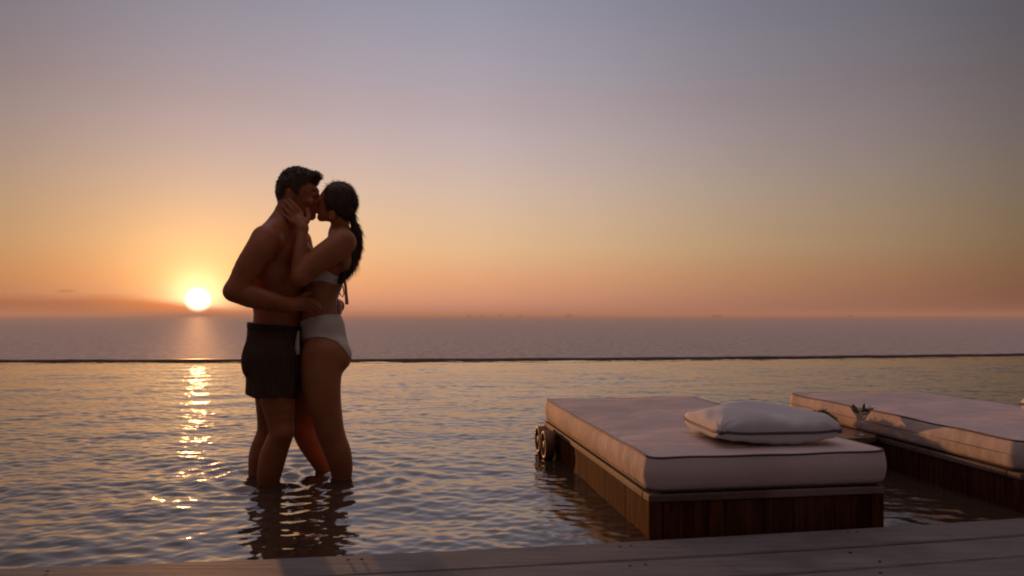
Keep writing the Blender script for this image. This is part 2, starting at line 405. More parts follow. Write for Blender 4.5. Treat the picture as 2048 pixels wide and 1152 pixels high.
def deck():
    bm = bmesh.new(); w = .188; n = 60; xs = np.linspace(-5, 6, n)
    for i in range(14):
        off = -.2*i; th = .03
        secs = []
        for x in xs:
            y1 = deckY(x)+off+.0; y0 = y1-w
            zz = .03+.0012*math.sin(x*1.7+i*2)
            secs.append([bm.verts.new(p) for p in ((x, y0, zz-th), (x, y0, zz-.005), (x, y0+.005, zz), (x, y1-.006, zz), (x, y1, zz-.006), (x, y1, zz-th))])
        for a, b in zip(secs, secs[1:]):
            for k in range(6): bm.faces.new((a[k], b[k], b[(k+1) % 6], a[(k+1) % 6]))
    bmesh.ops.recalc_face_normals(bm, faces=bm.faces)
    o = from_bm('deck', bm, M['deck']); tag(o, kind='structure')
    me = o.data
    # near-black sheet below the seams, its colour standing in for shade
    bm = bmesh.new(); prev = None
    for x in xs:
        cur = [bm.verts.new((x, deckY(x)-.01, -.3)), bm.verts.new((x, deckY(x)-.01, -.006)), bm.verts.new((x, deckY(x)-3, -.006))]
        if prev:
            for k in range(2): bm.faces.new((prev[k], cur[k], cur[k+1], prev[k+1]))
        prev = cur
    v, tt, _ = new_mat('void_shade_colour', (.03, .025, .022), .9)
    o = from_bm('deck_void_sheet', bm, v); tag(o, kind='structure')
    bm = bmesh.new(); r_ = random.Random(2)
    for i in range(4):
        for x in (-3.1, -2.2, -1.35, -.49, .34, 1.14, 1.95, 2.8):
            for dx in (.0, .045):
                if r_.random() < .25: continue
                xx = x+dx*r_.uniform(.7, 1.2)+.07*math.sin(i*2.4+x); yy = deckY(xx)-.2*i-r_.choice((.045, .05, .15))
                for vtx in bmesh.ops.create_cone(bm, segments=10, radius1=.0055, radius2=.0055, depth=.0022, cap_ends=True)['verts']:
                    vtx.co += Vector((xx, yy, .0308))
    o = from_bm('deck_screws', bm, M['screw']); tag(o, kind='structure')
deck()

# ------------------------------------------------------------------ ships on the horizon
def ship(px, wpx, hpx, style, label, dist=12000):
    s = dist/F; x = (px-CX)*s
    Ln = wpx*s*.9; H = hpx*s*.75
    e = empty('ship', (x, dist, -22))
    zb = 18.0    # hull foot sits in the sea, top rises over the skyline
    bm = bmesh.new()
    prof = [(-.5, 0), (.46, 0), (.5, 1), (-.52, 1)]
    hh = 22+H*.35
    f = [bm.verts.new((a*Ln, -6, b*hh)) for a, b in prof]; g = [bm.verts.new((a*Ln, 6, b*hh)) for a, b in prof]
    bm.faces.new(f[::-1]); bm.faces.new(g)
    for k in range(4): bm.faces.new((f[k], f[(k+1) % 4], g[(k+1) % 4], g[k]))
    from_bm('hull', bm, M['ship'], e)
    bm = bmesh.new()
    if style == 0:
        bm_box(bm, -Ln*.22, Ln*.1, -5, 5, hh+.01, hh+H*.5); bm_box(bm, -Ln*.15, 0, -4, 4, hh+H*.5+.01, 22+H)
    elif style == 1:
        bm_box(bm, -Ln*.45, -Ln*.25, -5, 5, hh+.01, 22+H); bm_box(bm, -Ln*.2, Ln*.35, -5, 5, hh+.01, hh+H*.25)
    else:
        bm_box(bm, -Ln*.1, Ln*.12, -4, 4, hh+.01, hh+H*.35); bm_box(bm, -Ln*.03, Ln*.03, -2, 2, hh+H*.35+.01, 22+H)
    from_bm('superstructure', bm, M['ship'], e)
    tag(e, label, 'ship', 'ships on the horizon')
ship(938, 6, 5, 2, 'tiny thin ship on the horizon, leftmost of the distant ships, with a tall mast')
ship(965, 9, 2.5, 1, 'very low faint ship on the horizon just right of the leftmost masted one')
ship(1001, 8, 5, 0, 'small humped ship on the horizon, third of the distant ships from the left')
ship(1042, 8, 2.5, 1, 'flat low ship on the horizon between the humped one and the biggest one')
ship(1138, 15, 6, 0, 'biggest of the distant ships, blocky purple shape on the horizon')
ship(1434, 22, 3.2, 1, 'long low ship on the horizon above the pillow on the near daybed')
ship(1701, 13, 3, 1, 'small faint ship on the horizon, rightmost, above the cocktail glass')

# ------------------------------------------------------------------ daybeds
U = Vector((.988, .154, 0)); 
def rounded_slab(W, D, z0, z1, r, bulge, seed, nx=46, ny=84):
    """soft mattress: a rounded box with slightly swollen sides and dents; local corner at 0,0"""
    r_ = random.Random(seed); ph = [r_.uniform(0, 6) for _ in range(8)]
    V = []; Q = []
    def dent(u, v):
        return .0018*math.sin(3.1*u+ph[0]+2*v)+.0012*math.sin(5.7*v+ph[1]-2.2*u)+.001*math.sin(11*u+ph[2])*math.sin(8*v+ph[3])
    def outline(t, inset):
        # rounded-rectangle perimeter point for t in 0..1
        rr = max(r-inset, .004)*1.0
        a, b = W-2*inset, D-2*inset
        segs = [(a-2*rr), math.pi/2*rr, (b-2*rr), math.pi/2*rr]*2
        tot = sum(segs); s = t*tot; x = y = 0
        cors = [(inset+rr, inset), (inset+a-rr, inset), (inset+a, inset+rr), (inset+a, inset+b-rr), (inset+a-rr, inset+b), (inset+rr, inset+b), (inset, inset+b-rr), (inset, inset+rr)]
        cen = [None, (inset+a-rr, inset+rr, -90), None, (inset+a-rr, inset+b-rr, 0), None, (inset+rr, inset+b-rr, 90), None, (inset+rr, inset+rr, 180)]
        for k in range(8):
            if s <= segs[k] or k == 7:
                f = min(1, s/segs[k])
                if k % 2 == 0:
                    p, q = cors[k], cors[(k+1) % 8]
                    return (p[0]+(q[0]-p[0])*f, p[1]+(q[1]-p[1])*f)
                cx, cy, a0 = cen[k]; an = R(a0+90*f)
                return (cx+rr*math.cos(an), cy+rr*math.sin(an))
            s -= segs[k]
    n = 220; h = z1-z0; rings = []
    er = .022
    # side profile from the bottom edge up over the top edge
    prof = [(er*1.6, z0), (er*.5, z0+er*.3), (0, z0+er)]
    for k in range(1, 8):
        f = k/8; prof.append((-bulge*math.sin(math.pi*f), z0+er+(h-1.7*er)*f))
    for k in range(0, 6):
        a = R(90*k/5); prof.append((er*(1-math.cos(a)), z1-er*.7+er*.7*math.sin(a)))
    prof += [(.035+.02*k, z1+.0015*k) for k in range(1, 4)]
    for ins in np.linspace(.12, min(W, D)/2-.02, 12): prof.append((ins, z1+.006))
    for (ins, z) in prof:
        ring = []
        for k in range(n):
            x, y = outline(k/n, ins)
            zz = z+dent(x*2, y*2)*min(1, max(0, (z-z0)/h))
            wob = .003*math.sin(k/n*70+ph[4])*(1 if z < z1-.01 else 0)
            ring.append(len(V)); V.append((x+wob*.5, y+wob*.5, zz))
        rings.append(ring)
    for a, b in zip(rings, rings[1:]):
        for k in range(n): Q.append((a[k], a[(k+1) % n], b[(k+1) % n], b[k]))
    last = rings[-1]; 
    # close the middle strip
    for k in range(n//2-1):
        Q.append((last[k], last[k+1], last[n-2-k], last[n-1-k]))
    edge = [(V[i][0], V[i][1], V[i][2]) for i in rings[2+7+3]]
    return V, Q, edge, outline

def daybed(loc, rz, labels, W=.955, D=1.93, seed=1, mid_seam=False, wheels=True):
    e = empty('daybed_base', loc, rz)
    # plinth: plank clad box with corner posts, seams and a ledge on top
    bm = bmesh.new(); b0, b1 = .012, .012
    zt, zb = .132, -.26
    x0, x1, y0, y1 = .0, W-.03, 0.0, D+.01
    r_ = random.Random(seed)
    x = x0+.05
    while x < x1-.06:                                    # near and far faces
        wd = min(r_.choice((.12, .15, .2)), x1-.05-x)
        for (ya, yb) in ((y0, y0+.02), (y1-.02, y1)):
            dz = r_.uniform(0, .003)
            bm_box(bm, x+.0015, x+wd-.0015, ya+dz, yb-dz, zb, zt-.002, .002, 1)
        x += wd
    y = y0+.05
    while y < y1-.06:                                    # long faces
        wd = min(r_.choice((.17, .24, .3)), y1-.05-y)
        for (xa, xb) in ((x0, x0+.02), (x1-.02, x1)):
            dz = r_.uniform(0, .003)
            bm_box(bm, xa+dz, xb-dz, y+.0012, y+wd-.0012, zb, zt-.002, .002, 1)
        y += wd
    bm_box(bm, x0+.022, x1-.022, y0+.022, y1-.022, zb+.01, zt-.01)
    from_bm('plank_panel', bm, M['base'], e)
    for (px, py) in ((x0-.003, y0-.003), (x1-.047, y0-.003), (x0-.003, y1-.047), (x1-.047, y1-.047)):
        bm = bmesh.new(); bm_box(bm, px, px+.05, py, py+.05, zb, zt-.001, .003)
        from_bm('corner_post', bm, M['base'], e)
    bm = bmesh.new(); o = .005
    bm_box(bm, x0-o, x1+o, y0-o, y0+.07, zt, zt+.028, .005)
    bm_box(bm, x0-o, x1+o, y1-.07, y1+o, zt, zt+.028, .005)
    bm_box(bm, x0-o, x0+.07, y0+.072, y1-.072, zt, zt+.0275, .005)
    bm_box(bm, x1-.07, x1+o, y0+.072, y1-.072, zt, zt+.0275, .005)
    bm_box(bm, x0+.072, x1-.072, y0+.072, y1-.072, zt, zt+.02)
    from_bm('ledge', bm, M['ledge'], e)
    if wheels:
        for yy in (1.56, 1.74):
            V = []; Q = []; n = 32; cx = -.058; cz = .078; Rr = .08
            prof = [(.028, .0), (.028, Rr*.9), (.024, Rr), (-.022, Rr), (-.026, Rr*.93), (-.026, Rr*.8), (-.014, Rr*.76), (-.012, Rr*.3), (-.022, Rr*.26), (-.022, .0)]
            prof = [(a, max(b, .0004)) for a, b in prof]
            for (a, b) in prof:
                for k in range(n):
                    an = 2*math.pi*k/n; V.append((cx+a, yy+b*math.cos(an), cz+b*math.sin(an)))
            for i in range(len(prof)-1):
                for k in range(n): Q.append((i*n+k, i*n+(k+1) % n, (i+1)*n+(k+1) % n, (i+1)*n+k))
            wh = from_np('wheel', V, Q, M['wheel'], e)
            tube('axle', [(cx+.02, yy, cz), (.001, yy, cz)], .014, M['base'], wh)
    tag(e, labels[0], 'daybed base', 'plank daybed bases standing in the pool')
    mt = empty('mattress', loc, rz)
    zt2 = zt+.029
    V, Q, edge, outline = rounded_slab(W, D, zt2, zt2+.135, .05, .008, seed)
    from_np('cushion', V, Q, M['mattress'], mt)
    pts = edge[::1]
    def pipe(z, ins, rad=.0042):
        P = []
        for k in range(220):
            a = outline(k/220, ins); P.append((a[0], a[1], z))
        return P
    ed = [(p[0]-.0, p[1]-.0, p[2]+.002) for p in pts]
    tube('piping', ed, .0042, M['piping'], mt, closed=True)
    tube('piping', pipe(zt2+.012, .004), .0036, M['piping'], mt, closed=True)
    if mid_seam: tube('seam', pipe(zt2+.07, -.0075), .0022, M['seam'], mt, closed=True)
    tag(mt, labels[1], 'mattress', 'white piped mattresses on the daybeds')
    return e, mt
M['wheel'] = wood_mat('orange_brown_weathered_wood', (.14, .06, .03), (.22, .1, .06), (.28, .17, .12), 'Z', stain=.5, rough=.6)
M['seam'], _, _ = new_mat('grey_seam', (.25, .2, .2), .8)
RZ = math.atan2(.154, .988)
daybed((.499, 2.715, 0), RZ, ('brown plank base of the near daybed, with two round wheels at its far left', 'white mattress with dark piping on the near daybed, carrying the pale square pillow'), seed=1)
RZ2 = math.atan2(.129, .99)
# corner of the second bed found from its far left corner
fl = Vector((1.84, 4.99, 0)); L2 = 1.93
nl = fl-L2*Vector((-math.sin(RZ2), math.cos(RZ2), 0))
daybed((nl.x, nl.y, 0), RZ2, ('dark plank base of the right daybed cut by the picture edge', 'white mattress with a middle seam on the right daybed, behind the cocktail glass'), seed=5, mid_seam=True, wheels=False)

def pillow(loc, rz, W, D, H, label, tilt=0):
    e = empty('pillow', loc, rz)
    n = 56; V = []; Q = []
    def shape(u, v, s):
        pin = 1-.075*(1-u*u)*1.0
        cq = 1-.05*(abs(u*v))**5; x = cq*u*W/2*(1-.03*(1-v*v)*abs(u)**3); y = cq* v*D/2*(1-.05*(1-u*u)*abs(v)**3)
        f = max(0, (1-abs(u)**3))*max(0, (1-abs(v)**3)); f = f**.3
        z = s*H*(.62 if s > 0 else .42)*f
        cr = (abs(u)*abs(v))**4
        z += .008*math.sin(6*u+4*v)*f*(s > 0) + .005*math.sin(19*u-7*v)*(f*(1-f))*2 + .006*cr
        z += .010*math.sin(3.2*u+1)*math.sin(2*v)*f
        # radiating corner creases
        z += .005*math.sin(14*math.atan2(1.02-abs(v), 1.02-abs(u)))*max(0, 1-2.1*math.hypot(1-abs(u), 1-abs(v)))*s
        return (x, y, z)
    for s in (1, -1):
        o = len(V)
        for i in range(n+1):
            for j in range(n+1):
                g = lambda k: math.sin((k/n-.5)*math.pi)
                V.append(shape(g(i), g(j), s))
        for i in range(n):
            for j in range(n):
                a = o+i*(n+1)+j; q = (a, a+n+1, a+n+2, a+1)
                Q.append(q if s > 0 else q[::-1])
    zmin = min(v[2] for v in V)
    V = [(x, y, max(z, zmin*.86)-zmin*.86) for x, y, z in V]
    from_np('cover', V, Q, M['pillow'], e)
    g = lambda k: math.sin((k/n-.5)*math.pi)
    idx = [i*(n+1) for i in range(n+1)]+[n*(n+1)+j for j in range(1, n+1)]+[i*(n+1)+n for i in range(n-1, -1, -1)]+[j for j in range(n-1, 0, -1)]
    P = [V[i] for i in idx]
    tube('piping', P, .0055, M['piping'], e, closed=True)
    tag(e, label, 'pillow', 'pale piped pillows on the daybeds')
    return e
pillow((1.02, 3.11, .303), R(6), .51, .44, .128, 'pale blue grey pillow with dark piping lying on the near daybed')
pillow((2.81, 3.66, .303), R(4), .40, .42, .12, 'pillow on the right daybed of which only one corner shows at the picture edge')

# ------------------------------------------------------------------ side table, cocktail, plant
def table():
    cx, cy = 1.60, 4.28
    e = empty('side_table', (cx, cy, 0), RZ)
    bm = bmesh.new(); pts = []; w, d, r = .34, .36, .12
    for (sx, sy, a0) in ((1, 1, 0), (-1, 1, 90), (-1, -1, 180), (1, -1, 270)):
        for k in range(9):
            a = R(a0+90*k/8); pts.append((sx*(w-r)+r*math.cos(a), sy*(d-r)+r*math.sin(a)))
    lo_ = [bm.verts.new((x, y, .135)) for x, y in pts]; hi = [bm.verts.new((x, y, .165)) for x, y in pts]
    bm.faces.new(hi); bm.faces.new(lo_[::-1])
    for k in range(len(pts)): bm.faces.new((lo_[k], lo_[(k+1) % len(pts)], hi[(k+1) % len(pts)], hi[k]))
    es = [ed for f in bm.faces if len(f.verts) > 4 for ed in f.edges]
    bmesh.ops.bevel(bm, geom=es, offset=.005, segments=2, affect='EDGES')
    from_bm('tabletop', bm, M['table'], e)
    bm = bmesh.new()
    for k in range(6): bm_box(bm, -.3+.1*k+.001, -.2+.1*k-.001, -.3, .3, -.265, .1345, .003)
    from_bm('plinth', bm, M['base'], e)  # solid block added to keep low sun out of the gap between the beds
    tag(e, 'low brown wooden table with rounded corners between the two daybeds', 'table')
    return e
table()
def cocktail():
    Y = 4.02; x = (1723-CX)/F*Y; z = .1655
    e = empty('cocktail_glass', (x, Y, z))
    h = .155
    lathe('foot', [(.0005, .001), (.036, .001), (.037, .0025), (.012, .005), (.0045, .012), (.0005, .012)], M['glass'], e)
    lathe('stem', [(.0005, .0125), (.0038, .0125), (.0032, .04), (.0045, .068), (.0005, .068)], M['glass'], e)
    lathe('bowl', [(.001, .0685), (.008, .070), (.060, h), (.0612, h+.001), (.0605, h+.0018), (.0585, h), (.0075, .0735), (.001, .0725)], M['glass'], e, n=64)
    lathe('drink', [(.0005, .0732), (.0072, .0742), (.0385, .1175), (.038, .1185), (.0005, .118)], M['drink'], e)
    r_ = random.Random(5); V = []; Q = []
    def leaf(p, d, ln, wd):
        d = Vector(d).normalized(); s = d.cross(Vector((.2, 1, .1))).normalized(); o = len(V); p = Vector(p)
        for i in range(6):
            f = i/5; w = wd*math.sin(math.pi*min(.98, f*.9+.08))
            c = p+d*ln*f+Vector((0, 0, -.004*f*f)); cup = d.cross(s)*(.25*w)
            for q in (c-s*w+cup, c, c+s*w+cup): V.append(tuple(q))
        for i in range(5):
            a = o+3*i; Q.extend([(a, a+1, a+4, a+3), (a+1, a+2, a+5, a+4)])
    for (px, pz, dx, dz, ln, wd) in ((-.035, .128, -.15, 1, .048, .008), (-.018, .125, -.35, 1, .045, .008), (.012, .128, .25, 1, .052, .008),
                                     (.02, .125, .6, .55, .05, .008), (-.02, .12, .2, -.9, .04, .003), (.0, .13, .9, .2, .05, .009), (-.01, .128, -.9, .25, .045, .009)):
        leaf((px, r_.uniform(-.02, .02), pz), (dx, r_.uniform(-.2, .2), dz), ln, wd)
    for _ in range(9):
        a = r_.uniform(0, 6.28); q = r_.uniform(0, .035)
        leaf((q*math.cos(a), q*math.sin(a), .123+r_.uniform(0, .012)), (math.cos(a+r_.uniform(-1, 1)), math.sin(a), r_.uniform(-.1, .5)), r_.uniform(.016, .024), .0045)
    from_np('herb_garnish', V, Q, M['leaf'], e)
    bm = bmesh.new()
    for (dx, dz, rr) in ((.052, .138, .006), (.044, .133, .0055), (.058, .146, .004)):
        vs = bmesh.ops.create_icosphere(bm, subdivisions=2, radius=rr)['verts']
        for v in vs: v.co = Vector((v.co.x*1.2+dx-.006, v.co.y-.01, v.co.z*.8+dz))
    from_bm('orange_garnish', bm, M['petal'], e, True)
    tag(e, 'stemmed cocktail glass with a pale drink and green leaf garnish on the low table', 'cocktail glass')
cocktail()
def plant():
    Y = 4.35; x = (1641-CX)/F*Y
    e = empty('potted_plant', (x, Y, .1655))
    lathe('bowl', [(.001, 0), (.04, 0), (.06, .012), (.072, .028), (.068, .029), (.055, .02), (.001, .02)], M['table'], e)
    r_ = random.Random(9); V = []; Q = []
    for _ in range(1100):
        th = r_.uniform(0, 6.28); ph = math.acos(r_.uniform(0, 1)); rr = .094*r_.uniform(.75, 1.04)
        rr *= 1+.08*math.sin(5*th)*math.sin(4*ph)
        p = Vector((rr*math.sin(ph)*math.cos(th), rr*math.sin(ph)*math.sin(th), .004+rr*.9*math.cos(ph)))
        d = (p.normalized()+Vector((r_.uniform(-.8, .8), r_.uniform(-.8, .8), r_.uniform(-.4, .8)))).normalized()
        s = d.cross(Vector((r_.uniform(-1, 1), r_.uniform(-1, 1), r_.uniform(-1, 1)))).normalized()
        l = r_.uniform(.008, .018); w = l*.3; o = len(V)
        V += [tuple(p-d*l*.5), tuple(p+s*w), tuple(p+d*l), tuple(p-s*w)]; Q.append((o, o+1, o+2, o+3))
    from_np('foliage', V, Q, M['leaf'], e, False)
    tag(e, 'small mound of green leaves in a bowl on the low table behind the pillow', 'plant')
plant()

# ------------------------------------------------------------------ people: signed distance bodies
class Body:
    def __init__(s, lo, hi, h):
        s.lo = np.array(lo); s.h = h
        s.n = np.ceil((np.array(hi)-s.lo)/h).astype(int)+1
        s.ax = [s.lo[i]+h*np.arange(s.n[i]) for i in range(3)]
        s.f = np.full(s.n, .12, np.float32)
    def like(s):
        o = Body(s.lo, s.lo, s.h); o.n = s.n; o.ax = s.ax; o.f = np.full(s.n, .12, np.float32); return o
    def sub(s, lo, hi):
        a = np.clip(np.floor((np.array(lo)-s.lo)/s.h).astype(int), 0, s.n-1); b = np.clip(np.ceil((np.array(hi)-s.lo)/s.h).astype(int)+1, 1, s.n)
        sl = tuple(slice(a[i], b[i]) for i in range(3))
        X, Y, Z = np.meshgrid(*(s.ax[i][sl[i]] for i in range(3)), indexing='ij', sparse=True)
        return sl, X, Y, Z
    def blend(s, sl, d, k, op='u'):
        a = s.f[sl]; d = d.astype(np.float32)
        if op == 'cut': s.f[sl] = np.maximum(a, -d); return
        if k <= 0: s.f[sl] = np.minimum(a, d); return
        h = np.clip(.5+.5*(d-a)/k, 0, 1)
        s.f[sl] = d*(1-h)+a*h-k*h*(1-h)
    def cone(s, a, b, ra, rb, k=.02, w=(0, 1, 0), sc_=1.0, op='u'):
        a = np.array(a, float); b = np.array(b, float); m = max(ra, rb)*max(1, sc_)+.06
        sl, X, Y, Z = s.sub(np.minimum(a, b)-m, np.maximum(a, b)+m)
        w = np.array(w, float)/np.linalg.norm(w); q = 1/sc_-1
        ab = b-a; ab = ab+w*np.dot(ab, w)*q
        px, py, pz = X-a[0], Y-a[1], Z-a[2]
        dw = (px*w[0]+py*w[1]+pz*w[2])*q
        px, py, pz = px+w[0]*dw, py+w[1]*dw, pz+w[2]*dw
        t = np.clip((px*ab[0]+py*ab[1]+pz*ab[2])/max(ab@ab, 1e-9), 0, 1)
        d = np.sqrt((px-t*ab[0])**2+(py-t*ab[1])**2+(pz-t*ab[2])**2)-(ra+(rb-ra)*t)
        s.blend(sl, d, k, op)
    def ell(s, c, r, k=.02, rot=0, op='u'):
        """ellipsoid, rotated by rot degrees in the XZ plane"""
        c = np.array(c, float); m = max(r)+.06
        sl, X, Y, Z = s.sub(c-m, c+m); ca, sa = math.cos(R(rot)), math.sin(R(rot))
        x, y, z = X-c[0], Y-c[1], Z-c[2]
        x, z = x*ca+z*sa, -x*sa+z*ca
        k0 = np.sqrt((x/r[0])**2+(y/r[1])**2+(z/r[2])**2)+1e-6
        k1 = np.sqrt((x/r[0]**2)**2+(y/r[1]**2)**2+(z/r[2]**2)**2)+1e-6
        s.blend(sl, k0*(k0-1)/k1, k, op)
    def poly(s, pts):
        """signed distance (negative inside) of an XZ polygon on the grid, shape (nx,1,nz)"""
        X, Z = np.meshgrid(s.ax[0], s.ax[2], indexing='ij'); P = np.array(pts, float)
        d = np.full(X.shape, 1e9); ins = np.zeros(X.shape, bool)
        for i in range(len(P)):
            a, b = P[i], P[(i+1) % len(P)]; e = b-a
            wx, wz = X-a[0], Z-a[1]; t = np.clip((wx*e[0]+wz*e[1])/(e@e), 0, 1)
            d = np.minimum(d, (wx-t*e[0])**2+(wz-t*e[1])**2)
            cnd = ((a[1] > Z) != (b[1] > Z)) & (X < (b[0]-a[0])*(Z-a[1])/((b[1]-a[1]) or 1e-9)+a[0])
            ins ^= cnd
        d = np.sqrt(d); d[ins] *= -1
        return d[:, None, :].astype(np.float32)
def nets(Fd, lo, h, smooth=2):
    Fd = np.pad(Fd, 1, constant_values=.1); lo = np.array(lo)-h
    S = Fd < 0; nx, ny, nz = Fd.shape
    cnt = np.zeros((nx-1, ny-1, nz-1), np.int8)
    offs = [(i, j, k) for i in (0, 1) for j in (0, 1) for k in (0, 1)]
    for (i, j, k) in offs: cnt += S[i:nx-1+i, j:ny-1+j, k:nz-1+k]
    act = (cnt > 0) & (cnt < 8); I = np.argwhere(act)
    vid = np.full(act.shape, -1, np.int32); vid[act] = np.arange(len(I))
    acc = np.zeros((len(I), 3)); num = np.zeros(len(I))
    vals = {o: Fd[I[:, 0]+o[0], I[:, 1]+o[1], I[:, 2]+o[2]] for o in offs}
    for o in offs:
        for ax in range(3):
            if o[ax]: continue
            p = list(o); p[ax] = 1; p = tuple(p); a, b = vals[o], vals[p]
            m = (a < 0) != (b < 0); t = np.where(m, a/np.where(m, a-b, 1), 0)
            q = np.tile(np.array(o, float), (len(I), 1)); q[:, ax] = t
            acc[m] += q[m]; num[m] += 1
    V = lo+h*(I+acc/num[:, None])
    Q = []
    for ax in range(3):
        sl0 = [slice(None)]*3; sl1 = [slice(None)]*3; sl0[ax] = slice(0, -1); sl1[ax] = slice(1, None)
        A = S[tuple(sl0)]; B = S[tuple(sl1)]; E = np.argwhere(A != B)
        u, v = (ax+1) % 3, (ax+2) % 3
        E = E[(E[:, u] > 0) & (E[:, v] > 0)]
        flip = A[tuple(E.T)]
        du = np.zeros(3, int); du[u] = 1; dv = np.zeros(3, int); dv[v] = 1
        c = [vid[tuple((E-d).T)] for d in (du+dv, dv, np.zeros(3, int), du)]
        q = np.stack(c, 1); q[~flip] = q[~flip][:, ::-1]; Q.append(q)
    Q = np.concatenate(Q); Q = Q[(Q >= 0).all(1)]
    for _ in range(smooth):
        acc = np.zeros_like(V); n = np.zeros(len(V))
        for a, b in ((0, 1), (1, 2), (2, 3), (3, 0)):
            np.add.at(acc, Q[:, a], V[Q[:, b]]); np.add.at(n, Q[:, a], 1)
            np.add.at(acc, Q[:, b], V[Q[:, a]]); np.add.at(n, Q[:, b], 1)
        V = V*.5+.5*acc/n[:, None]
    return V, Q
def px(r, Y): return r*Y/F
GH = .0045
def pg(pts, Y): return [(at(a, b, Y)[0], at(a, b, Y)[2]) for a, b in pts]
def limb(B, pts, k=.02, **kw):
    """pts: (px, py, Y, radius in px)"""
    P = [np.array((*at(*p[:3]), px(p[3], p[2]))) for p in pts]
    out = []
    if len(P) > 2:
        E = [2*P[0]-P[1]]+P+[2*P[-1]-P[-2]]
        for i in range(1, len(E)-2):
            for t in (0, .33, .67):
                a, b, c, d = E[i-1:i+3]
                out.append(.5*((2*b)+(c-a)*t+(2*a-5*b+4*c-d)*t*t+(3*b-a-3*c+d)*t**3))
        out.append(P[-1])
    else: out = P
    for i, (p, q) in enumerate(zip(out, out[1:])):
        B.cone(p[:3], q[:3], p[3], q[3], k if i == 0 else min(k, .004), **kw)
def finish(B, field, name, mat, parent, root, smooth=2):
    V, Q = nets(field, B.lo, B.h, smooth)
    V = V-np.array(root)
    return from_np(name, V, Q, mat, parent)
def ground_foot(B, x, y, dx, z0=-.27):
    """foot on the pool floor from ankle (x,y), toes towards dx"""
    B.cone((x-.04*dx, y, z0+.032), (x+.1*dx, y, z0+.035), .034, .034, .03, sc_=1.1)
    B.cone((x+.08*dx, y, z0+.03), (x+.17*dx, y+.0, z0+.018), .034, .02, .03, sc_=1.5)

